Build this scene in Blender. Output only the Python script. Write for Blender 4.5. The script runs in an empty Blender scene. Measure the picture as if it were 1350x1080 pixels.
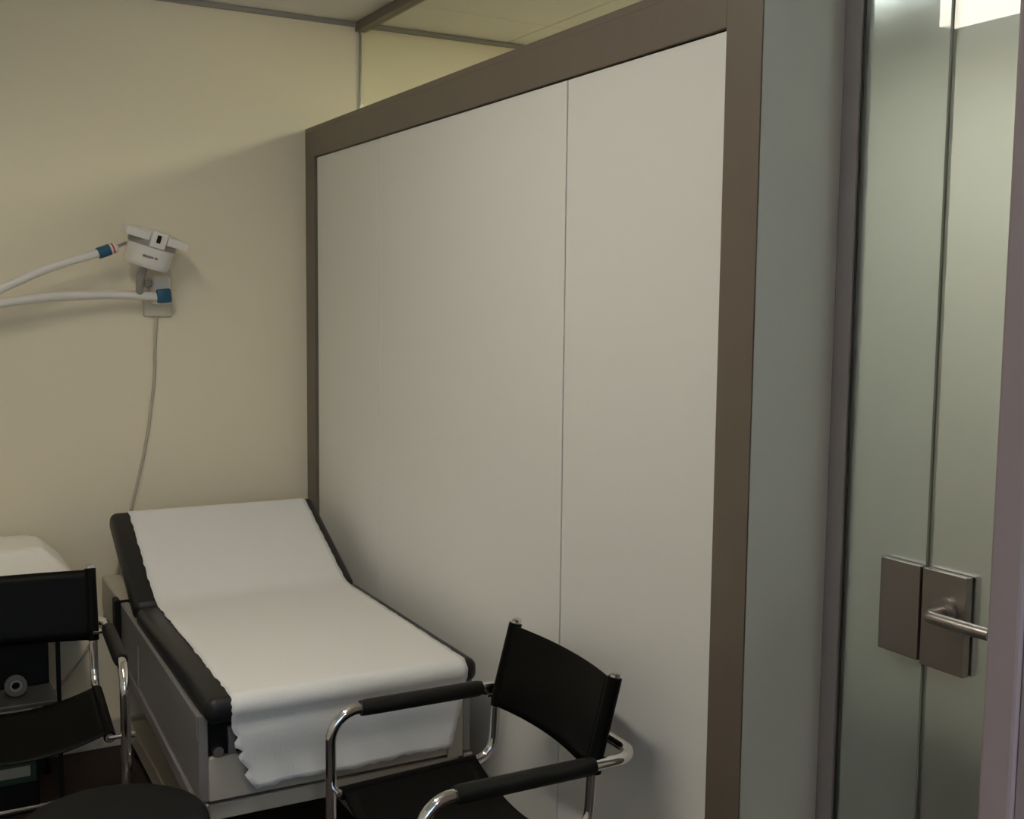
import bpy, bmesh, math, random
from mathutils import Vector, Matrix

random.seed(7)
SC = bpy.context.scene
COL = SC.collection
PI = math.pi

# ------------------------------------------------------------------ camera
cam_d = bpy.data.cameras.new('camera')
cam = bpy.data.objects.new('camera', cam_d)
COL.objects.link(cam)
cam_d.sensor_fit = 'HORIZONTAL'
cam_d.sensor_width = 36.0
cam_d.lens = 39.742
cam_d.clip_start = 0.02
r_ = Vector((0.87248, -0.48854, 0.01044))
u_ = Vector((0.03786, 0.08889, 0.99532))
f_ = Vector((0.48719, 0.86800, -0.09605))
m = Matrix.Identity(4)
for i in range(3):
    m[i][0], m[i][1], m[i][2] = r_[i], u_[i], -f_[i]
m.translation = (-1.3847, -4.0268, 1.5705)
cam.matrix_world = m
SC.camera = cam

# ------------------------------------------------------------------ world, exposure
w = bpy.data.worlds.new('world')
SC.world = w
w.use_nodes = True
wb = w.node_tree.nodes['Background']
wb.inputs[0].default_value = (0.42, 0.62, 1.0, 1)
wb.inputs[1].default_value = 2.2          # overcast daylight, reaches the room only through the window
SC.view_settings.view_transform = 'Standard'
SC.view_settings.look = 'None'
SC.view_settings.gamma = 1.0
SC.view_settings.use_curve_mapping = False
SC.view_settings.exposure = 0.74
SC.cycles.max_bounces = 10
SC.cycles.diffuse_bounces = 6
SC.cycles.transparent_max_bounces = 12
SC.cycles.sample_clamp_indirect = 4.0
LAMP_SIDE = 10.0
LAMP_ROOM = 43.0
LAMP_CORR = 10.8

# ------------------------------------------------------------------ materials
def mat(name, col, rough=0.5, metal=0.0, bump=0.0, bscale=200.0, vary=0.0, vscale=8.0, coat=0.0, spec=0.5, stretch=None):
    ma = bpy.data.materials.new(name)
    ma.use_nodes = True
    nt = ma.node_tree
    b = nt.nodes['Principled BSDF']
    b.inputs['Base Color'].default_value = (*col, 1)
    b.inputs['Roughness'].default_value = rough
    b.inputs['Metallic'].default_value = metal
    b.inputs['Coat Weight'].default_value = coat
    b.inputs['Specular IOR Level'].default_value = spec
    if bump or vary:
        tc = nt.nodes.new('ShaderNodeTexCoord')
        vec = tc.outputs['Object']
        if stretch:
            mp = nt.nodes.new('ShaderNodeMapping')
            mp.inputs['Scale'].default_value = stretch
            nt.links.new(vec, mp.inputs[0])
            vec = mp.outputs[0]
    if bump:
        n = nt.nodes.new('ShaderNodeTexNoise')
        n.inputs['Scale'].default_value = bscale
        n.inputs['Detail'].default_value = 4
        nt.links.new(vec, n.inputs['Vector'])
        bp = nt.nodes.new('ShaderNodeBump')
        bp.inputs['Strength'].default_value = bump
        bp.inputs['Distance'].default_value = 0.002
        nt.links.new(n.outputs['Fac'], bp.inputs['Height'])
        nt.links.new(bp.outputs[0], b.inputs['Normal'])
    if vary:
        n = nt.nodes.new('ShaderNodeTexNoise')
        n.inputs['Scale'].default_value = vscale
        n.inputs['Detail'].default_value = 5
        nt.links.new(vec, n.inputs['Vector'])
        mx = nt.nodes.new('ShaderNodeMix')
        mx.data_type = 'RGBA'
        mx.inputs[6].default_value = (*[c * (1 - vary) for c in col], 1)
        mx.inputs[7].default_value = (*[min(1, c * (1 + vary)) for c in col], 1)
        nt.links.new(n.outputs['Fac'], mx.inputs[0])
        nt.links.new(mx.outputs[2], b.inputs['Base Color'])
    return ma

def emit(name, col, strength):
    ma = bpy.data.materials.new(name)
    ma.use_nodes = True
    nt = ma.node_tree
    nt.nodes.clear()
    o = nt.nodes.new('ShaderNodeOutputMaterial')
    e = nt.nodes.new('ShaderNodeEmission')
    e.inputs[0].default_value = (*col, 1)
    e.inputs[1].default_value = strength
    nt.links.new(e.outputs[0], o.inputs[0])
    return ma

def glass_mat(name, body, r0=0.05):
    """thin architectural glass: schlick-weighted mirror over body(nt) shader"""
    ma = bpy.data.materials.new(name)
    ma.use_nodes = True
    nt = ma.node_tree
    nt.nodes.clear()
    N, L = nt.nodes.new, nt.links.new
    o = N('ShaderNodeOutputMaterial')
    lw = N('ShaderNodeLayerWeight')
    lw.inputs[0].default_value = 0.5
    pw = N('ShaderNodeMath'); pw.operation = 'POWER'; pw.inputs[1].default_value = 5.0
    ml = N('ShaderNodeMath'); ml.operation = 'MULTIPLY_ADD'
    ml.inputs[1].default_value = 1 - r0; ml.inputs[2].default_value = r0
    L(lw.outputs['Facing'], pw.inputs[0]); L(pw.outputs[0], ml.inputs[0])
    g = N('ShaderNodeBsdfGlossy')
    g.inputs['Roughness'].default_value = 0.0
    g.inputs['Color'].default_value = (0.95, 0.95, 0.95, 1)
    mx = N('ShaderNodeMixShader')
    L(ml.outputs[0], mx.inputs[0]); L(body(nt), mx.inputs[1]); L(g.outputs[0], mx.inputs[2])
    L(mx.outputs[0], o.inputs[0])
    return ma

def body_clear(nt):
    t = nt.nodes.new('ShaderNodeBsdfTransparent')
    t.inputs[0].default_value = (0.93, 0.95, 0.90, 1)
    return t.outputs[0]

def body_frost(part, rough, c):
    def body(nt):
        t = nt.nodes.new('ShaderNodeBsdfTranslucent')
        t.inputs[0].default_value = c
        d = nt.nodes.new('ShaderNodeBsdfRefraction')
        d.inputs['Color'].default_value = c
        d.inputs['Roughness'].default_value = rough
        d.inputs['IOR'].default_value = 1.2
        mx = nt.nodes.new('ShaderNodeMixShader')
        mx.inputs[0].default_value = part
        nt.links.new(t.outputs[0], mx.inputs[1]); nt.links.new(d.outputs[0], mx.inputs[2])
        return mx.outputs[0]
    return body

M = {}
M['wall'] = mat('wall_paint', (0.82, 0.745, 0.575), 0.85, bump=0.15, bscale=180)
M['wall_plain'] = mat('side_wall_paint', (0.76, 0.71, 0.60), 0.85, bump=0.15, bscale=180)
M['ceiling'] = mat('ceiling_tile', (0.80, 0.77, 0.74), 0.9, bump=0.3, bscale=120)
M['grid'] = mat('ceiling_grid', (0.30, 0.28, 0.26), 0.6)
M['floor'] = mat('floor_carpet', (0.030, 0.017, 0.012), 0.75, bump=0.5, bscale=300, vary=0.3, vscale=60)
M['panel'] = mat('panel_laminate', (0.77, 0.765, 0.74), 0.45, bump=0.03, bscale=400)
M['side_panel'] = mat('end_panel_laminate', (0.77, 0.785, 0.74), 0.5, bump=0.03, bscale=400)
M['taupe'] = mat('taupe_frame', (0.145, 0.119, 0.094), 0.42, bump=0.06, bscale=60, vary=0.06, vscale=20, stretch=(1, 1, 0.2))
M['dark_gap'] = mat('dark_gap', (0.05, 0.042, 0.035), 0.8)
M['alu'] = mat('brushed_aluminium', (0.52, 0.50, 0.49), 0.38, 1.0, bump=0.04, bscale=300)
M['alu_dark'] = mat('anodised_profile', (0.30, 0.282, 0.30), 0.4)
M['seal'] = mat('rubber_seal', (0.03, 0.03, 0.03), 0.6)
M['seal_clear'] = mat('edge_seal', (0.16, 0.19, 0.16), 0.4)
M['steel'] = mat('satin_steel', (0.36, 0.33, 0.318), 0.36, 0.9, bump=0.03, bscale=300)
M['chrome'] = mat('chrome', (0.78, 0.77, 0.78), 0.06, 1.0)
M['leather'] = mat('black_leather', (0.004, 0.004, 0.0037), 0.45, spec=0.07, bump=0.12, bscale=250)
M['pad'] = mat('black_arm_sleeve', (0.010, 0.010, 0.009), 0.5, spec=0.25, bump=0.2, bscale=300)
M['vinyl'] = mat('couch_vinyl', (0.012, 0.012, 0.014), 0.40, spec=0.35, bump=0.1, bscale=350)
M['paper'] = mat('crepe_paper', (0.76, 0.76, 0.755), 0.9, bump=0.35, bscale=160)
M['couch_grey'] = mat('couch_grey_enamel', (0.30, 0.29, 0.29), 0.32, 0.35)
M['couch_beige'] = mat('couch_beige_enamel', (0.50, 0.46, 0.39), 0.4)
M['couch_strip'] = mat('couch_rail_metal', (0.38, 0.35, 0.36), 0.35, 0.5)
M['black'] = mat('black_plastic', (0.006, 0.006, 0.006), 0.5, spec=0.2)
M['lampwhite'] = mat('lamp_white', (0.74, 0.72, 0.67), 0.35)
M['plate'] = mat('bracket_cream', (0.62, 0.57, 0.46), 0.5)
M['lampgrey'] = mat('lamp_grey', (0.32, 0.30, 0.28), 0.4)
M['blue'] = mat('blue_ring', (0.008, 0.085, 0.16), 0.4)
M['red'] = mat('red_ring', (0.6, 0.02, 0.03), 0.4)
M['cord'] = mat('cord_plastic', (0.50, 0.43, 0.36), 0.5)
M['fabric'] = mat('stool_fabric', (0.011, 0.011, 0.0115), 0.9, spec=0.2, bump=0.6, bscale=350, vary=0.35, vscale=250)
M['cloth'] = mat('white_cloth', (0.82, 0.79, 0.73), 0.9, bump=0.3, bscale=60)
M['green'] = mat('green_card', (0.012, 0.035, 0.02), 0.6)
M['label'] = mat('shaded_label_paper', (0.25, 0.25, 0.225), 0.7)  # white label paper, dimmed in colour for the shadow over it
M['tray'] = mat('grey_tray', (0.10, 0.10, 0.105), 0.25)
M['tape'] = mat('tape_roll', (0.11, 0.105, 0.10), 0.5)
M['post'] = mat('lilac_grey_paint', (0.30, 0.235, 0.243), 0.5, bump=0.05, bscale=200)
M['lens'] = mat('lamp_lens', (0.6, 0.62, 0.62), 0.1)
M['clear'] = glass_mat('clear_green_glass', body_clear)
M['frost'] = glass_mat('frosted_glass', body_frost(0.88, 0.35, (0.575, 0.620, 0.645, 1)))
M['frost_door'] = glass_mat('frosted_door_glass', body_frost(0.93, 0.33, (0.62, 0.66, 0.69, 1)))
M['lamp_on'] = emit('tube_diffuser', (1.0, 0.92, 0.77), LAMP_ROOM)
M['lamp_side'] = emit('side_diffuser', (1.0, 0.94, 0.80), LAMP_SIDE)
M['lamp_corr'] = emit('corridor_diffuser', (1.0, 0.97, 0.80), LAMP_CORR)
M['ink'] = mat('grey_print', (0.22, 0.21, 0.20), 0.6)

# ------------------------------------------------------------------ helpers
def link(name, me, ma, parent=None, smooth=False, kind=None, label=None):
    o = bpy.data.objects.new(name, me)
    COL.objects.link(o)
    if ma is not None and not me.materials:
        me.materials.append(ma)
    if parent is not None:
        o.parent = parent
    if kind:
        o['kind'] = kind
    if label:
        o['label'] = label
    return o

def obj(name, bm, ma, parent=None, smooth=False, kind=None, label=None, autosmooth=None):
    bmesh.ops.recalc_face_normals(bm, faces=bm.faces)
    me = bpy.data.meshes.new(name)
    if smooth:
        for f in bm.faces:
            f.smooth = True
        if autosmooth:
            for e in bm.edges:
                if len(e.link_faces) == 2 and e.calc_face_angle(0) > autosmooth:
                    e.smooth = False
    bm.to_mesh(me)
    bm.free()
    return link(name, me, ma, parent, kind=kind, label=label)

def thing(name, label, cat, loc=(0, 0, 0), rz=0.0, group=None):
    o = bpy.data.objects.new(name, None)
    COL.objects.link(o)
    o.location = loc
    o.rotation_euler = (0, 0, rz)
    o.empty_display_size = 0.1
    o['label'] = label
    o['category'] = cat
    if group:
        o['group'] = group
    return o

def tag(o, label, cat, group=None):
    o['label'] = label; o['category'] = cat
    if group:
        o['group'] = group
    return o

def box(bm, x0, x1, y0, y1, z0, z1, bev=0.0, seg=1, mtx=None):
    vs = [bm.verts.new((x, y, z)) for x in (x0, x1) for y in (y0, y1) for z in (z0, z1)]
    idx = [(0, 1, 3, 2), (4, 6, 7, 5), (0, 4, 5, 1), (2, 3, 7, 6), (0, 2, 6, 4), (1, 5, 7, 3)]
    fs = [bm.faces.new([vs[i] for i in q]) for q in idx]
    bmesh.ops.recalc_face_normals(bm, faces=fs)
    es = list({e for f in fs for e in f.edges})
    allv = vs
    if bev > 0:
        r = bmesh.ops.bevel(bm, geom=es, offset=bev, segments=seg, profile=0.5, affect='EDGES')
        allv = list({v for f in r['faces'] for v in f.verts} | {v for v in vs if v.is_valid})
    if mtx is not None:
        bmesh.ops.transform(bm, matrix=mtx, verts=allv)
    return bm

def B(*a, **k):
    return box(bmesh.new(), *a, **k)

def fillet(pts, closed=False, rad=0.0, n=6):
    """pts: (x,y,z) or (x,y,z,r); rounds the corners"""
    P = [Vector(p[:3]) for p in pts]
    R = [p[3] if len(p) > 3 else rad for p in pts]
    out = []
    N = len(P)
    for i in range(N):
        if (not closed and i in (0, N - 1)) or R[i] <= 0:
            out.append(P[i]); continue
        a, b, c = P[i - 1], P[i], P[(i + 1) % N]
        d1, d2 = (a - b).normalized(), (c - b).normalized()
        ang = d1.angle(d2)
        if ang > PI - 0.02:
            out.append(b); continue
        t = min(R[i] / math.tan(ang / 2), (a - b).length * 0.49, (c - b).length * 0.49)
        rr = t * math.tan(ang / 2)
        cen = b + (d1 + d2).normalized() * (rr / math.sin(ang / 2))
        s, e = b + d1 * t - cen, b + d2 * t - cen
        tot = s.angle(e)
        for k in range(n + 1):
            q = k / n
            out.append(cen + (s * math.sin((1 - q) * tot) + e * math.sin(q * tot)) / math.sin(tot))
    return out

def tube(bm, pts, r, closed=False, seg=12, cap=True):
    P = [Vector(p) for p in pts]
    N = len(P)
    T = []
    for i in range(N):
        if closed:
            t = P[(i + 1) % N] - P[i - 1]
        elif i == 0:
            t = P[1] - P[0]
        elif i == N - 1:
            t = P[-1] - P[-2]
        else:
            t = (P[i + 1] - P[i]).normalized() + (P[i] - P[i - 1]).normalized()
        T.append(t.normalized())
    ref = Vector((0, 0, 1)) if abs(T[0].z) < 0.9 else Vector((1, 0, 0))
    nrm = (ref - T[0] * ref.dot(T[0])).normalized()
    rings = []
    for i in range(N):
        if i:
            nrm = (nrm - T[i] * nrm.dot(T[i])).normalized()
        bn = T[i].cross(nrm)
        rad = r[i] if isinstance(r, (list, tuple)) else r
        rings.append([bm.verts.new(P[i] + (nrm * math.cos(2 * PI * k / seg) + bn * math.sin(2 * PI * k / seg)) * rad) for k in range(seg)])
    for i in range(N - 1 + (1 if closed else 0)):
        a, b = rings[i], rings[(i + 1) % N]
        off = 0
        if closed and i == N - 1:
            off = min(range(seg), key=lambda s: (b[s].co - a[0].co).length)
        for k in range(seg):
            bm.faces.new((a[k], a[(k + 1) % seg], b[(k + 1 + off) % seg], b[(k + off) % seg]))
    if cap and not closed:
        bm.faces.new(rings[0]); bm.faces.new(rings[-1])
    return bm

def T(pts, r, **k):
    return tube(bmesh.new(), pts, r, **k)

def lathe(prof, seg=32, mtx=None, bm=None):
    """prof: (radius, z) list, closed at r=0 ends by n-gons"""
    bm = bm or bmesh.new()
    rings = []
    for r, z in prof:
        rings.append([bm.verts.new((r * math.cos(2 * PI * k / seg), r * math.sin(2 * PI * k / seg), z)) for k in range(seg)])
    for a, b in zip(rings, rings[1:]):
        for k in range(seg):
            bm.faces.new((a[k], a[(k + 1) % seg], b[(k + 1) % seg], b[k]))
    bm.faces.new(rings[0]); bm.faces.new(rings[-1])
    if mtx is not None:
        bmesh.ops.transform(bm, matrix=mtx, verts=[v for rg in rings for v in rg])
    return bm

def grid(fn, nu, nv, bm=None):
    bm = bm or bmesh.new()
    V = [[bm.verts.new(fn(i / nu, j / nv)) for j in range(nv + 1)] for i in range(nu + 1)]
    for i in range(nu):
        for j in range(nv):
            bm.faces.new((V[i][j], V[i + 1][j], V[i + 1][j + 1], V[i][j + 1]))
    return bm

def thick(o, t, off=0.0):
    md = o.modifiers.new('thickness', 'SOLIDIFY')
    md.thickness = t; md.offset = off
    return o

# ------------------------------------------------------------------ measured constants (metres)
D = 0.2135          # glass wall plane, measured from the cabinet front (x = 0)
L = 2.449           # cabinet length from the back wall (y = 0)
ZT, ZI, H = 2.182, 2.075, 2.585
XL, YF, XC = -3.0, -5.4, 1.95

# ------------------------------------------------------------------ room shell
obj('floor', B(XL - .1, XC + .1, YF - .1, .1, -.1, 0), M['floor'], kind='structure')
wb_ = obj('wall_back', B(XL - .1, XC + .1, 0, .12, 0, H + .05), M['wall'], kind='structure')
obj('wall_left', B(XL - .12, XL, YF, 0, 0, H + .05), M['wall_plain'], kind='structure')
obj('wall_corridor', B(XC, XC + .12, YF, 0, 0, H + .05), M['wall_plain'], kind='structure')
# front wall with a window opening (behind the photographer)
wx0, wx1, wz0, wz1 = -2.75, -0.95, 0.95, 2.25
bm = bmesh.new()
box(bm, XL - .1, wx0, YF - .14, YF, 0, H + .05)
box(bm, wx1, XC + .1, YF - .14, YF, 0, H + .05)
box(bm, wx0, wx1, YF - .14, YF, 0, wz0)
box(bm, wx0, wx1, YF - .14, YF, wz1, H + .05)
obj('wall_front', bm, M['wall_plain'], kind='structure')
win = obj('window_2', B(wx0, wx1, YF - .1, YF - .04, wz0, wz0 + .06, bev=.005), M['lampwhite'], kind='structure')
obj('frame_head', B(wx0, wx1, YF - .1, YF - .04, wz1 - .06, wz1), M['lampwhite'], win)
obj('glass_pane', B(wx0 + .06, wx1 - .06, YF - .074, YF - .066, wz0 + .06, wz1 - .06), M['clear'], win)
for xx in (wx0, (wx0 + wx1) / 2 - .03, wx1 - .06):
    obj('mullion', B(xx, xx + .06, YF - .1, YF - .076, wz0 + .06, wz1 - .06), M['lampwhite'], win)
# ceiling: dark metal grid with single tiles laid in it
ce = obj('ceiling', B(XL - .1, XC + .1, YF - .1, .1, H + .010, H + .08), M['grid'], kind='structure')
tile_mesh = {}
def tile(x0, x1, y0, y1):
    key = (round(x1 - x0, 3), round(y1 - y0, 3))
    if key not in tile_mesh:
        b_ = B(0, x1 - x0, 0, y1 - y0, 0, .010, bev=.002)
        me = bpy.data.meshes.new('tile'); b_.to_mesh(me); b_.free()
        me.materials.append(M['ceiling']); tile_mesh[key] = me
    o = link('tile', tile_mesh[key], None, ce)
    o.location = (x0, y0, H)
def cuts(a, b, first):
    c = [a]; v = first
    while v < b - 1e-4:
        if v > a + 1e-4: c.append(v)
        v += .6
    return c + [b]
G = .002
CORR_LIGHT = (0.86, 1.42, -2.11, -0.95)
for xs, zone in ((cuts(XL, D - .005, D - .005 - .6 * 6 + .005), 'room'), (cuts(D + .02, XC, D + .02 + .6), 'corridor')):
    ys = cuts(YF, 0, -.33 - .6 * 9)
    for a, b in zip(xs, xs[1:]):
        for c, d in zip(ys, ys[1:]):
            if b - a < .02 or d - c < .02: continue
            if zone == 'corridor' and a > .8 and b < 1.5 and (-2.2 < c and d < -.9 or -4.65 < c and d < -3.3): continue
            tile(a + G, b - G, c + G, d - G)
# wall angle coloured dark as the ceiling's shadow gap, and the skirting on the back wall
obj('trim_1', B(XL, D - .012, -.014, 0, H - .018, H - .001, bev=.002), M['grid'], kind='structure')
obj('trim_3', B(D + .012, XC, -.014, 0, H - .018, H - .001, bev=.002), M['grid'], kind='structure')
obj('baseboard_back', B(XL, -.02, -.014, 0, 0, .10, bev=.003), M['couch_beige'], kind='structure')

# partition corner at the right edge of the picture, beyond the door
PX, PY = -0.835, -3.607
obj('wall_right', B(PX + .008, D + .1, YF, PY - .004, 0, H), M['post'], kind='structure')
bm = bmesh.new()
box(bm, PX, PX + .024, PY - .022, PY, 0, H, bev=.0025, seg=2)
box(bm, PX + .003, PX + .012, PY - .10, PY - .022, 0, H, bev=.001)
obj('trim_2', bm, M['post'], kind='structure')

# ------------------------------------------------------------------ lights
def box_light(name, x0, x1, y0, y1, label):
    t = thing(name, label, 'lamp', ((x0 + x1) / 2, (y0 + y1) / 2, H), group='slim opal lights under the ceiling')
    hx, hy = (x1 - x0) / 2, (y1 - y0) / 2
    obj('housing', B(-hx, hx, -hy, hy, -.03, 0, bev=.003), M['lampwhite'], t)
    for sx in (-1, 1):
        a_, b_ = sorted((sx * hx, sx * (hx - .008)))
        obj('side_diffuser', B(a_, b_, -hy, hy, -.12, -.03), M['lamp_side'], t)
    obj('diffuser', B(-hx + .008, hx - .008, -hy + .004, hy - .004, -.104, -.096), M['lamp_on'], t)
    for sy in (-1, 1):
        a_, b_ = sorted((sy * hy, sy * (hy - .004)))
        obj('end_cap', B(-hx + .008, hx - .008, a_, b_, -.12, -.03), M['lampwhite'], t)
box_light('ceiling_light', -1.295, -1.23, -2.65, -1.42, 'slim opal light under the ceiling, mirrored in the glass door, nearer the back wall')
box_light('ceiling_light', -1.295, -1.23, -5.05, -4.35, 'slim opal light under the ceiling behind the photographer')
def tile_light(x0, x1, y0, y1, label):
    t = thing('corridor_light', label, 'lamp', ((x0 + x1) / 2, (y0 + y1) / 2, H), group='recessed corridor lights')
    hx, hy = (x1 - x0) / 2, (y1 - y0) / 2
    bm = bmesh.new()
    box(bm, -hx - .02, -hx, -hy - .02, hy + .02, -.006, .006); box(bm, hx, hx + .02, -hy - .02, hy + .02, -.006, .006)
    box(bm, -hx, hx, -hy - .02, -hy, -.006, .006); box(bm, -hx, hx, hy, hy + .02, -.006, .006)
    obj('frame', bm, M['lampwhite'], t)
    obj('diffuser', B(-hx, hx, -hy, hy, -.003, .008), M['lamp_corr'], t)
tile_light(*CORR_LIGHT, 'recessed corridor light just beyond the upper glass')
tile_light(.86, 1.42, -4.51, -3.35, 'unseen corridor light added to brighten the frosted glass door')  # added lamp, out of view, keeps the lower frosted glass bright

# ------------------------------------------------------------------ glass partition
win = obj('window_1', B(D - .02, D + .02, -L, -.001, H - .034, H, bev=.002), M['taupe'], kind='structure')       # ceiling channel
obj('glass_pane', B(D - .005, D + .005, -L, -.012, ZT - .03, H - .034), M['clear'], win)
obj('glint_bead', T([(D - .0055, -.006, ZT), (D - .0055, -.006, H - .034)], .0025, seg=8), M['chrome'], win)  # chrome bead added to catch a glint at the glass edge
obj('glazing_channel', B(D - .003, D + .003, -.012, 0, ZT, H - .034), M['alu'], win)
obj('sill_channel', B(D - .012, D + .012, -L, 0, ZT - .04, ZT - .002), M['alu'], win)
YS = 2.685         # door seam
sl = obj('window_3', B(D - .02, D + .02, -YS + .0, -L - .0005, H - .034, H), M['taupe'], kind='structure')
obj('jamb_profile', B(D - .0135, D + .02, -L - .040, -L + .012, 0, H - .0345, bev=.001), M['alu_dark'], sl)
obj('jamb_gasket', B(D - .008, D + .008, -L - .0435, -L - .0402, 0, H - .0345), M['seal'], sl)
obj('glass_pane', B(D - .005, D + .005, -YS + .0035, -L - .0436, .01, H - .034), M['frost'], sl)
obj('edge_seal', B(D - .006, D + .006, -YS - .0005, -YS + .0035, .01, H - .04), M['seal_clear'], sl)
ZP0, ZP1 = .9456, 1.1144
bm = B(D - .021, D - .005, -YS + .002, -2.594, ZP0, ZP1, bev=.0015, seg=2)
box(bm, D + .005, D + .021, -YS + .002, -2.594, ZP0, ZP1, bev=.0015, seg=2)
obj('strike_plate', bm, M['steel'], sl)
# the door leaf
YH = 3.575
dr = obj('door_1', B(D - .005, D + .005, -YH, -YS - .0035, .01, H - .045), M['frost_door'], kind='structure')
bm = B(D - .021, D - .005, -2.780, -YS - .004, ZP0 - .004, ZP1, bev=.0015, seg=2)
box(bm, D + .005, D + .021, -2.780, -YS - .004, ZP0 - .004, ZP1, bev=.0015, seg=2)
lk = obj('lock_plate', bm, M['steel'], dr)
HY, HZ = -2.741, 1.047
rot_x = Matrix.Translation((D - .021, HY, HZ)) @ Matrix.Rotation(-PI / 2, 4, 'Y')
obj('rose', lathe([(.0255, 0), (.0255, .006), (.0235, .0085), (.012, .009)], 32, rot_x), M['steel'], lk, smooth=True, autosmooth=.6)
lev = fillet([(D - .022, HY, HZ), (D - .072, HY, HZ, .016), (D - .070, HY - .100, HZ, .014), (D - .068, HY - .125, HZ)], n=8)
obj('lever', T(lev, .0105, seg=16), M['steel'], lk, smooth=True, autosmooth=.9)
for z in (.3, 2.2):
    obj('hinge', B(D - .02, D + .02, -YH, -YH + .06, z, z + .12, bev=.003), M['steel'], dr)
obj('trim_4', B(D - .02, D + .02, -3.604, -YS, H - .034, H), M['taupe'], kind='structure')
obj('trim_5', B(D - .018, D + .018, -3.604, -3.578, 0, H - .034), M['alu_dark'], kind='structure')

# ------------------------------------------------------------------ built-in wall cabinet
cb = thing('wall_cabinet', 'long built-in cabinet with white panels in a taupe frame, along the glass partition', 'cabinet')
FT = .022          # frame thickness
PR = .010          # panels sit back by this much
Y1, Y2 = -.0952, -(L - .0982)
obj('top_rail', B(0, FT, -L + .098, -.001, ZI, ZT - .018, bev=.0008), M['taupe'], cb)
obj('frame_stile', B(0, FT, Y1, -.001, .06, ZI - .0, bev=.0008), M['taupe'], cb)
bm = B(0, .004, -L, Y2 - .0005, .06, ZT - .018, bev=.0006)
box(bm, .004, FT, -L + .0195, Y2 - .0005, .06, ZT - .018)
obj('frame_stile', bm, M['taupe'], cb)
obj('top_board', B(0, D - .014, -L, -.001, ZT - .018, ZT, bev=.0008), M['taupe'], cb)
seams = [Y1 - .002, -.6702, -1.7852, Y2 + .002]
for a, b in zip(seams, seams[1:]):
    obj('panel', B(PR, PR + .018, b + .0027, a - .0027, .064, ZI - .003, bev=.0012, seg=2), M['panel'], cb)
obj('carcass', B(PR + .019, D - .016, -L + .020, -.002, .06, ZT - .019), M['dark_gap'], cb)
obj('end_panel', B(.0042, D - .0138, -L, -L + .019, .06, ZT - .019, bev=.0005), M['side_panel'], cb, label='grey green end panel')
obj('plinth', B(.03, D - .02, -L + .02, -.002, 0, .06), M['taupe'], cb)

# ------------------------------------------------------------------ treatment couch
XA, XB = -.756, -.066
ct = thing('treatment_couch', 'treatment couch with raised backrest, black vinyl top and grey metal frame', 'treatment couch', ((XA + XB) / 2, -.8, 0), math.radians(-0.9))
cx, cy = ct.location.x, ct.location.y
def cpart(name, bm, ma, parent=ct, **k):
    bmesh.ops.translate(bm, verts=bm.verts, vec=(-cx, -cy, 0))
    return obj(name, bm, ma, parent, **k)
YHG, ZS = -.65, .660
ANG = math.radians(25.8)
BL = .487
cpart('seat_pad', B(XA, XB, -1.534, YHG - .004, ZS - .062, ZS, bev=.024, seg=5), M['vinyl'], smooth=True)
mb = Matrix.Translation((0, YHG, ZS)) @ Matrix.Rotation(ANG, 4, 'X')
cpart('backrest_pad', B(XA, XB, .0, BL, -.066, 0, bev=.024, seg=5, mtx=mb), M['vinyl'], smooth=True)
cpart('backrest_board', B(XA + .03, XB - .03, .04, BL - .05, -.085, -.0665, mtx=mb), M['black'])
# side frames
ZF0, ZF1 = .395, .604
def slope(bm):
    for v in bm.verts:
        k = (v.co.z - .395) / .209
        v.co.z += (.062 * (1 - k) + .018 * k) * (v.co.y + 1.47) / 1.03
    return bm
for nm, sx, s in (('side_panel', -.760, 1), ('side_panel', -.058, -1)):
    x0, x1 = (sx, sx + .022) if s > 0 else (sx - .022, sx)
    bm = bmesh.new()
    box(bm, x0, x1, -1.47, -.44, ZF0, ZF1 - .0, bev=.002)
    sp = cpart(nm, slope(bm), M['couch_grey'])
    bm = bmesh.new()
    xo = x0 - .004 if s > 0 else x1
    box(bm, xo, xo + .004, -1.47, -.44, .545, ZF1, bev=.001)
    box(bm, xo, xo + .004, -.72, -.44, ZF0, .545, bev=.001)
    cpart('trim_plate', slope(bm), M['couch_grey'], label='raised grey band along the panel top')
    cpart('lower_rail', slope(B(x0 - .006 if s > 0 else x0, x1 if s > 0 else x1 + .006, -1.475, -.44, .347, .390, bev=.003)), M['couch_strip'])
# rear side boxes below the backrest
cpart('rear_bracket', B(-.762, -.698, -.42, -.06, .50, .622, bev=.004), M['couch_beige'], label='beige bracket under the backrest')
cpart('rear_bracket', B(-.12, -.062, -.42, -.06, .50, .622, bev=.004), M['couch_beige'], label='beige bracket under the backrest')
cpart('release_lever', B(-.782, -.764, -.46, -.40, .47, .635, bev=.006, seg=2), M['black'], label='black upright backrest lever')
cpart('lever_pin', T([(-.775, -.43, .622), (-.70, -.43, .622)], .006), M['black'])
cpart('rear_crossbar', B(-.698, -.12, -.10, -.06, .50, .60, bev=.003), M['couch_beige'])
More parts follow.
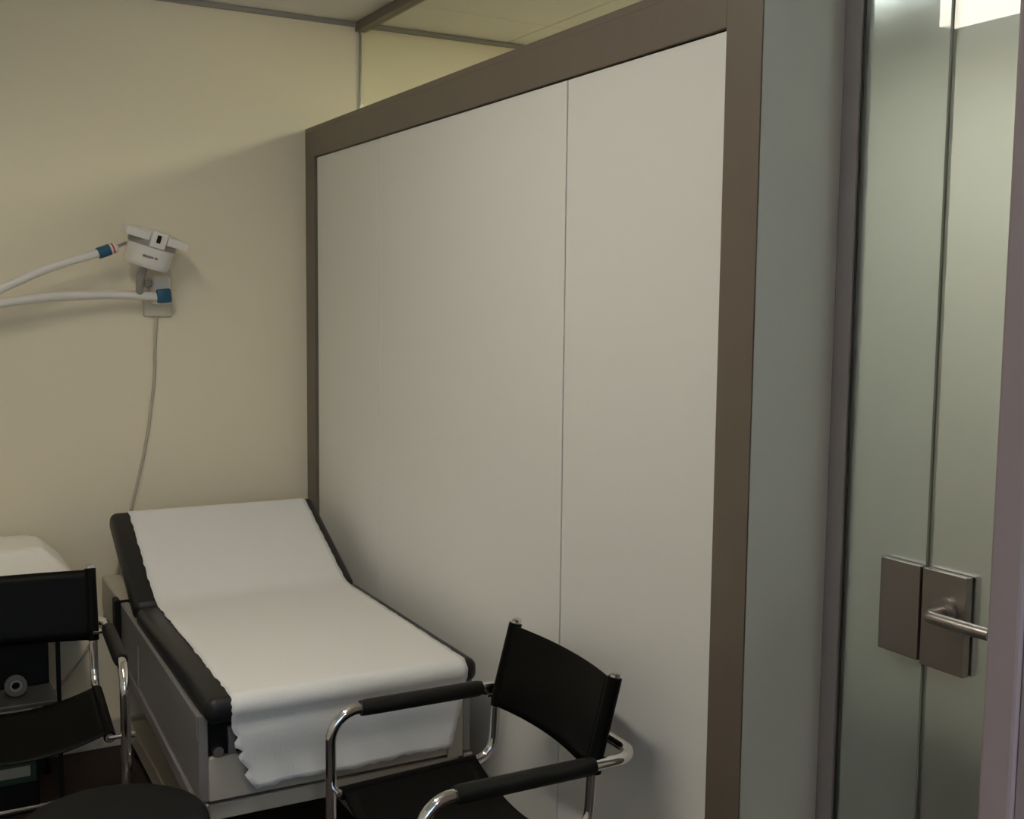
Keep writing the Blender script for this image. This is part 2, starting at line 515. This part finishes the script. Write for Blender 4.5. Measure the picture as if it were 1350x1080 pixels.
# foot end: notch with bolts, beige end panel and lower bar
cpart('end_panel', B(-.738, -.08, -1.47, -1.452, .392, .498, bev=.003), M['couch_beige'], label='beige sheet metal end panel')
cpart('inner_frame', B(-.735, -.083, -1.452, -1.40, .42, .597), M['black'], label='black inner frame under the pad')
cpart('bracket', B(-.690, -.672, -1.468, -1.452, .498, .565, bev=.002), M['couch_strip'])
cpart('bolt', T([(-.716, -1.475, .512), (-.716, -1.452, .512)], .013, seg=10), M['alu'])
cpart('bolt', T([(-.10, -1.475, .512), (-.10, -1.452, .512)], .013, seg=10), M['alu'])
cpart('corner_post', B(-.125, -.082, -1.476, -1.470, .385, .575, bev=.002), M['couch_beige'], label='pale corner plate beside the wall cabinet')
cpart('crossbar', B(-.735, -.083, -1.455, -1.415, .338, .378, bev=.003), M['couch_beige'], label='beige crossbar below the end panel')
# underframe
for xx in (-.66, -.18):
    cpart('base_rail', B(xx - .03, xx + .03, -1.35, -.10, .045, .112, bev=.005), M['couch_beige'], label='pale base rail near the floor')
for xx in (-.60, -.24):
    lg = T([(xx, -1.25, .34), (xx, -.45, .09)], .02, seg=10)
    cpart('leg', lg, M['black'], smooth=True)
    lg = T([(xx, -.45, .34), (xx, -1.25, .09)], .02, seg=10)
    cpart('leg', lg, M['black'], smooth=True)
cpart('subframe', B(-.70, -.12, -1.40, -.44, .345, .39), M['black'])
for xx in (-.66, -.18):
    for yy in (-1.30, -.15):
        cpart('foot', lathe([(.024, 0), (.024, .03), (.016, .045)], 16, Matrix.Translation((xx, yy, 0))), M['black'], smooth=True, autosmooth=.6)

# paper sheet
nB, dB = Vector((0, -math.sin(ANG), math.cos(ANG))), Vector((0, math.cos(ANG), math.sin(ANG)))
Hh = Vector((0, YHG, ZS)); Tp = Hh + dB * BL
path = []
path.append(Tp + dB * .003 - nB * .050)
for k in range(6):
    a = k / 5 * PI / 2
    path.append(Tp - dB * .024 - nB * .026 + dB * (.0275 * math.cos(a)) + nB * (.0285 * math.sin(a)))
for k in range(1, 25):
    path.append((Tp - dB * .024 + nB * .0025).lerp(Hh + dB * .03 + nB * .0035, k / 24))
path.append(Vector((0, YHG - .004, ZS + .007)))
path.append(Vector((0, YHG - .035, ZS + .0035)))
for k in range(1, 40):
    path.append(Vector((0, YHG - .035 + (-1.508 - YHG + .035) * k / 39, ZS + .0025)))
for k in range(1, 9):
    a = PI / 2 + k / 8 * (PI / 2 + .50)
    path.append(Vector((0, -1.508 + .032 * math.cos(a), ZS - .0290 + .032 * math.sin(a))))
path.append(Vector((0, -1.5245, .597)))
i_h = len(path)
for k in range(1, 15):
    path.append(Vector((0, -1.5225 - .003 * math.sin(k * .5), .597 - .165 * k / 14)))
NP = len(path) - 1
rnd = random.Random(3)
jag = [rnd.uniform(-1, 1) for _ in range(200)]
RC = Matrix.Translation((cx, cy, 0)) @ Matrix.Rotation(math.radians(-0.9), 4, 'Z') @ Matrix.Translation((-cx, -cy, 0))
bm = bmesh.new()
NX = 36
V = []
for i, p in enumerate(path):
    hang = max(0, (i - i_h) / (NP - i_h))
    xl = -.697 - .002 * min(1, max(0, (i - 36) / 30)) + .0024 * jag[i] + (.052 * hang + .010 * jag[i + 60] * (1 if hang > 0 else 0))
    xr = -.100 + .0015 * jag[i + 100] - .050 * hang * .8
    row = []
    for j in range(NX + 1):
        t = j / NX
        x = xl + (xr - xl) * t
        q = Vector((x, p.y, p.z))
        if hang > 0:
            q.y += .0045 * hang * math.sin(x * 23 + 1.0) + .0025 * math.sin(x * 61 + q.z * 40) * hang - .002
            q.z += hang * (.003 * jag[(j * 7) % 190] * (1 if i == NP else .1) + .006 * t)
        elif i > 34:
            q.z += .0012 * math.sin(x * 31 + p.y * 3) * (1 if p.z > .65 else 0)
        row.append(bm.verts.new(RC @ q))
    V.append(row)
for i in range(NP):
    for j in range(NX):
        bm.faces.new((V[i][j], V[i][j + 1], V[i + 1][j + 1], V[i + 1][j]))
ps = obj('paper_sheet', bm, M['paper'], smooth=True)
thick(ps, .0008, 1.0)
tag(ps, 'white paper sheet covering the couch, its torn end hanging over the foot', 'paper sheet')

# ------------------------------------------------------------------ cantilever chairs
def make_chair(label, loc, rz):
    t = thing('cantilever_chair', label, 'chair', loc, rz, group='black cantilever chairs with chrome frames')
    UP, AR = .213, .250          # half widths: uprights, arms
    ZR, ZA, ZTOP = .499, .659, .817
    XF, XT = .384, -.058
    def up(s):
        return fillet([(XT, s * UP, ZTOP + .004), (-.008, s * UP, .630, .10), (0, s * UP, ZR + .003, .055), (XF - .004, s * UP, ZR - .012)], n=7)
    for s in (-1, 1):
        obj('back_upright', T(up(s), .0110, seg=12), M['chrome'], t, smooth=True, autosmooth=1.0)
    base = fillet([(-.18, 0, .013), (-.18, -AR, .013, .06), (XF, -AR, .013, .06), (XF, -AR, ZA, .066), (-.094, -AR, ZA, .055), (-.094, AR, ZA, .055),
                   (XF, AR, ZA, .066), (XF, AR, .013, .06), (-.18, AR, .013, .06)], n=8)
    obj('arm_frame', tube(bmesh.new(), base + [Vector((-.18, 0, .013))], .0125, seg=12), M['chrome'], t, smooth=True, autosmooth=1.0)
    for s in (-1, 1):
        obj('bolt', T([(XF - .006, s * (UP - .004), ZR - .012), (XF - .006, s * (AR + .013), ZR - .012), (XF - .006, s * (AR + .0135), ZR - .012), (XF - .006, s * (AR + .022), ZR - .012)], [.006, .006, .0085, .0075], seg=10), M['chrome'], t, smooth=True, autosmooth=.8)
        obj('armrest', T(fillet([(.012, s * AR, ZA), (.024, s * AR, ZA), (.300, s * AR, ZA), (.314, s * AR, ZA)]), [.0165, .0185, .0185, .0172], seg=14), M['pad'], t, smooth=True, autosmooth=.9)
        obj('arm_clamp', B(-.014, .014, min(s * UP, s * AR), max(s * UP, s * AR), ZA - .012, ZA - .004, bev=.001), M['chrome'], t)
        obj('end_cap', lathe([(.0115, 0), (.0115, .006), (.008, .009)], 14, Matrix.Translation((XT - .003, s * UP, ZTOP + .002))), M['chrome'], t, smooth=True, autosmooth=.6)
    # back sling with sleeves round the uprights
    def bx(z):
        return -.011 + (XT + .011) * max(0, (z - .640) / (ZTOP - .640))
    def back(u, v):
        y = -UP + 2 * UP * u
        z = .628 + (ZTOP - .630) * v
        sag = (1 - (2 * u - 1) ** 2)
        return Vector((bx(z) - .024 * sag + .011, y, z - .004 * sag * (v - .5)))
    bk = obj('back_sling', grid(back, 18, 8), M['leather'], t, smooth=True)
    thick(bk, .004)
    for s in (-1, 1):
        pts = [(bx(z), s * UP, z) for z in (.626, .645, .68, .74, ZTOP - .001)]
        obj('sleeve', T(pts, .0155, seg=14), M['leather'], bk, smooth=True, autosmooth=.9)
    # seat sling
    def seat(u, v):
        y = -UP + 2 * UP * u
        x = .045 + (XF - .058) * v
        sag = (1 - (2 * u - 1) ** 2)
        return Vector((x, y, ZR + .002 - .012 * v + .010 - .045 * sag))
    st = obj('seat_sling', grid(seat, 18, 10), M['leather'], t, smooth=True)
    thick(st, .004)
    for s in (-1, 1):
        obj('sleeve', T([(.045, s * UP, ZR + .001), (.2, s * UP, ZR - .005), (XF - .010, s * UP, ZR - .0115)], .0150, seg=14), M['leather'], st, smooth=True, autosmooth=.9)
    return t

make_chair('black leather cantilever chair standing against the white cabinet panels', (-.166, -1.983, 0), PI - math.radians(1.4))
make_chair('black leather cantilever chair left of the couch, facing out from the back wall', (-1.110, -.805, 0), -PI / 2 - math.radians(3.8))

# ------------------------------------------------------------------ wall-mounted examination lamp
lm = thing('examination_lamp', 'white wall-mounted examination lamp with jointed arms and blue rings', 'lamp', (-.545, 0, 1.60))
lx, lz = -.545, 1.60
def lpart(name, bm, ma, parent=lm, **k):
    bmesh.ops.translate(bm, verts=bm.verts, vec=(-lx, 0, -lz))
    return obj(name, bm, ma, parent, **k)
lpart('wall_plate', B(-.585, -.488, -.016, 0, 1.503, 1.665, bev=.004, seg=2), M['plate'])
lpart('wall_bracket', B(-.565, -.505, -.075, -.016, 1.545, 1.640, bev=.010, seg=3), M['lampwhite'], smooth=True, autosmooth=.6)
lpart('bracket_knob', T([(-.568, -.06, 1.615), (-.595, -.07, 1.615)], .010), M['lampgrey'], smooth=True, autosmooth=.8)
lpart('lower_arm', T(fillet([(-.53, -.075, 1.570), (-.70, -.085, 1.577, .4), (-.90, -.12, 1.567, .4), (-1.12, -.17, 1.535)], n=6), .0145, seg=14), M['lampwhite'], smooth=True, autosmooth=.9)
bc = lpart('joint_cap', B(-.555, -.508, -.100, -.055, 1.550, 1.598, bev=.007, seg=2, mtx=Matrix.Translation((-.53, 0, 1.574)) @ Matrix.Rotation(math.radians(-6), 4, 'Y') @ Matrix.Translation((.53, 0, -1.574))), M['blue'], smooth=True, autosmooth=.6, label='blue joint cap')
lpart('elbow', lathe([(.024, -.035), (.026, -.03), (.026, .03), (.024, .035)], 20, Matrix.Translation((-1.12, -.175, 1.545))), M['lampwhite'], smooth=True, autosmooth=.6)
ua, ub = Vector((-1.12, -.18, 1.545)), Vector((-.745, -.165, 1.711))
mid = ua.lerp(ub, .5) + Vector((0, 0, .018))
up_ = [ua, ua.lerp(mid, .5) + Vector((0, 0, .004)), mid, mid.lerp(ub, .5) + Vector((0, 0, .003)), ub]
lpart('upper_arm', T(fillet([tuple(p) + (.5,) for p in up_], n=4), .0132, seg=16), M['lampwhite'], smooth=True, autosmooth=.9)
dv = (Vector((-.707, -.163, 1.7255)) - ub).normalized()
lpart('arm_ring', T([ub - dv * .010, ub + dv * .030], .0185, seg=18), M['blue'], smooth=True, autosmooth=.8, label='blue ring at the arm end')
lpart('arm_collar', T([ub + dv * .030, ub + dv * .037], .0165, seg=16), M['lampwhite'], smooth=True, autosmooth=.8)
lpart('red_band', T([ub + dv * .037, ub + dv * .042], .0172, seg=16), M['red'], smooth=True, autosmooth=.8, label='thin red ring')
lpart('arm_tip', T([ub + dv * .042, ub + dv * .052, ub + dv * .057], [.0165, .015, .009], seg=16), M['lampwhite'], smooth=True, autosmooth=.8)
pin = [ub + dv * .055, Vector((-.665, -.15, 1.744)), Vector((-.62, -.14, 1.735))]
lpart('pivot_rod', T(pin, .0055, seg=10), M['alu'], smooth=True, autosmooth=.8)
# head: drum with a grey rim and a flat grip ring on top
hm = Matrix.Translation((-.588, -.150, 1.722)) @ Matrix.Rotation(math.radians(15.5), 4, 'Y') @ Matrix.Rotation(math.radians(8), 4, 'X') @ Matrix.Diagonal((.9, .9, 1, 1))
hd = lpart('lamp_head', lathe([(.056, -.056), (.074, -.054), (.082, -.044), (.084, -.032), (.085, .014), (.083, .016)], 40, hm), M['lampwhite'], smooth=True, autosmooth=.5)
lpart('rim', lathe([(.079, .016), (.087, .017), (.089, .034), (.084, .040)], 40, hm), M['lampgrey'], hd, smooth=True, autosmooth=.5, label='grey rim')
lpart('cover', lathe([(.078, .039), (.078, .062), (.072, .067)], 36, hm), M['lampwhite'], hd, smooth=True, autosmooth=.5)
lpart('grip', B(-.112, -.028, -.088, .05, .034, .062, bev=.004, seg=2, mtx=hm), M['lampwhite'], hd, smooth=True, autosmooth=.6)
lpart('grip', B(.034, .112, -.088, .05, .034, .062, bev=.004, seg=2, mtx=hm), M['lampwhite'], hd, smooth=True, autosmooth=.6)
lpart('switch_housing', B(-.025, .031, -.096, -.05, .017, .070, bev=.004, seg=2, mtx=hm), M['lampwhite'], hd, smooth=True, autosmooth=.6)
lpart('switch', B(-.006, .009, -.0985, -.094, .034, .060, bev=.002, mtx=hm), M['black'], hd)
lpart('yoke', T(fillet([(-.600, -.13, 1.685), (-.615, -.12, 1.63, .02), (-.612, -.085, 1.583)], n=6), [.014] * 8 + [.012], seg=12), M['lampgrey'], smooth=True, autosmooth=.9)
# small print on the drum
def text(name, body, size, ma, parent, mtx, ext=.0004):
    cu = bpy.data.curves.new(name, 'FONT')
    cu.body = body; cu.size = size; cu.extrude = ext
    cu.align_x = 'CENTER'; cu.align_y = 'CENTER'
    cu.materials.append(ma)
    o = bpy.data.objects.new(name, cu)
    COL.objects.link(o)
    o.parent = parent
    o.matrix_local = mtx
    return o
off = Matrix.Translation((-lx, 0, -lz))
# lettering is tiny and unreadable in the photograph: a short grey line and an oval mark
pr = bmesh.new()
for k in range(5):
    x0 = -.034 + k * .0075
    box(pr, x0, x0 + .0055, -.0868, -.0780, -.020, -.013, bev=.0005, mtx=hm)
lathe([(.0052, -.001), (.0052, .001)], 16, hm @ Matrix.Translation((0.0130, -.0845, -.0165)) @ Matrix.Rotation(PI / 2 , 4, 'X') @ Matrix.Diagonal((1.3, .7, 1, 1)), bm=pr)
lpart('print', pr, M['ink'], hd, label='small grey print with an oval mark')

# cord of the lamp
cpts = [(-.541, -.012, 1.504), (-.548, -.008, 1.40), (-.553, -.006, 1.279), (-.575, -.006, 1.12), (-.594, -.006, 1.02), (-.634, -.006, .86), (-.69, -.006, .62), (-.75, -.006, .43), (-.806, -.006, .345), (-.90, -.006, .225), (-1.00, -.006, .16), (-1.10, -.02, .006)]
cd = obj('lamp_cord', T(fillet([tuple(p) + (.3,) for p in cpts], n=3), .0052, seg=8), M['cord'], smooth=True)
tag(cd, 'thin beige cord hanging down the back wall from the examination lamp', 'cord')

# ------------------------------------------------------------------ black trolley with its load, behind the left chair
tr = thing('equipment_trolley', 'black metal trolley behind the left chair, by the back wall', 'trolley', (-1.20, -.32, 0))
tx, ty = -1.20, -.32
def tpart(name, bm, ma, parent=tr, **k):
    bmesh.ops.translate(bm, verts=bm.verts, vec=(-tx, -ty, 0))
    return obj(name, bm, ma, parent, **k)
for xx in (-1.455, -.951):
    for yy in (-.50, -.14):
        tpart('post', B(xx - .006, xx + .006, yy - .006, yy + .006, .03, .690), M['black'])
        tpart('foot', lathe([(.014, 0), (.014, .02), (.009, .03)], 12, Matrix.Translation((xx, yy, 0))), M['black'])
tpart('top_shelf', B(-1.465, -.935, -.51, -.13, .690, .708, bev=.003), M['black'])
tpart('middle_shelf', B(-1.447, -.953, -.50, -.14, .352, .366, bev=.003), M['tray'], label='grey shelf')
tpart('bottom_rail', T([(-1.447, -.50, .047), (-.953, -.50, .047)], .008, seg=10), M['chrome'], smooth=True, autosmooth=.8, label='chrome bar near the floor')
cs = obj('black_box', B(-1.44, -.958, -.34, -.16, .3665, .66, bev=.006, seg=2), M['black'])
tag(cs, 'plain black equipment box on the grey trolley shelf behind the left chair', 'box')
rl = thing('tape_roll', 'small whitish tape roll standing on the trolley shelf', 'tape roll', (-1.062, -.42, .4015))
rx = Matrix.Rotation(PI / 2 - .15, 4, 'X') @ Matrix.Translation((0, 0, -.012))
def ring(ro, ri, h, mtx):
    bm = lathe([(ri, 0), (ro, 0), (ro, h), (ri, h)], 28)
    caps = [f for f in bm.faces if len(f.verts) > 4]
    bmesh.ops.delete(bm, geom=caps, context='FACES_ONLY')
    bm.verts.ensure_lookup_table()
    n = 28
    for k in range(n):
        bm.faces.new((bm.verts[k], bm.verts[3 * n + k], bm.verts[3 * n + (k + 1) % n], bm.verts[(k + 1) % n]))
    bmesh.ops.transform(bm, matrix=mtx, verts=bm.verts)
    return bm
obj('tape', ring(.031, .017, .024, rx), M['tape'], rl, smooth=True, autosmooth=.6)
obj('core', ring(.0168, .012, .025, rx), M['label'], rl, smooth=True, autosmooth=.6)
# white padded cushion on the trolley
def cush(u, v):
    a = 2 * PI * u
    prof = [(1.0, .709), (1.008, .722), (.97, .742), (.86, .772), (.76, .799), (.71, .810), (.64, .815), (.4, .817), (0.0, .817)]
    k = v * (len(prof) - 1)
    i = min(int(k), len(prof) - 2); f = k - i
    s = prof[i][0] * (1 - f) + prof[i + 1][0] * f
    z = prof[i][1] * (1 - f) + prof[i + 1][1] * f
    ca, sa = math.cos(a), math.sin(a)
    e = .32
    x = math.copysign(abs(ca) ** e, ca) * .275
    y = math.copysign(abs(sa) ** e, sa) * .175
    z += .004 * math.sin(9 * a) * (1 if .2 < v < .7 else 0)
    return Vector((-1.165 + x * s, -.31 + y * s, z))
bm = grid(cush, 48, 16)
bmesh.ops.remove_doubles(bm, verts=bm.verts, dist=.0003)
cu_ = obj('cushion', bm, M['cloth'], smooth=True)
tag(cu_, 'white cloth-covered cushion on the black trolley behind the left chair', 'cushion')
# dark box file with a white label on the floor
bf = thing('storage_box', 'dark box with a white label in a green border, below the trolley', 'box', (-1.13, -.32, 0))
obj('body', B(-.125, .125, -.11, .12, 0, .175, bev=.004), M['black'], bf)
lb = obj('label_card', B(-.11, .118, -.1125, -.1095, .100, .165, bev=.001), M['green'], bf, label='green card')
obj('white_label', B(-.095, .100, -.1140, -.112, .120, .152), M['label'], lb, label='white label')

# ------------------------------------------------------------------ round stool in the foreground
so = thing('round_stool', 'round stool with a charcoal fabric seat at the lower left', 'stool', (-.992, -1.625, 0))
def dome(r, z0, z1):
    p = [(r * .93, z0), (r * .985, z0 + .006), (r, z0 + .02), (r, z1 - .028), (r * .985, z1 - .014), (r * .95, z1 - .005), (r * .88, z1), (r * .5, z1 + .004), (.004, z1 + .005)]
    return p
obj('seat', lathe(dome(.200, .412, .473), 48), M['fabric'], so, smooth=True)
obj('seat_plate', lathe([(.14, .402), (.14, .4115)], 24), M['black'], so)
obj('column', lathe([(.026, .07), (.026, .25), (.018, .25), (.018, .402)], 20), M['chrome'], so, smooth=True, autosmooth=.6)
for k in range(5):
    a = 2 * PI * k / 5 + .3
    mt = Matrix.Rotation(a, 4, 'Z')
    obj('leg', T([tuple(mt @ Vector((.0, 0, .085))), tuple(mt @ Vector((.12, 0, .075))), tuple(mt @ Vector((.25, 0, .060)))], [.022, .017, .012], seg=10), M['black'], so, smooth=True, autosmooth=.9)
    obj('caster', lathe([(.022, -.010), (.025, -.007), (.025, .007), (.022, .010)], 16, mt @ Matrix.Translation((.25, 0, .0252)) @ Matrix.Rotation(PI / 2, 4, 'X')), M['black'], so, smooth=True, autosmooth=.6)
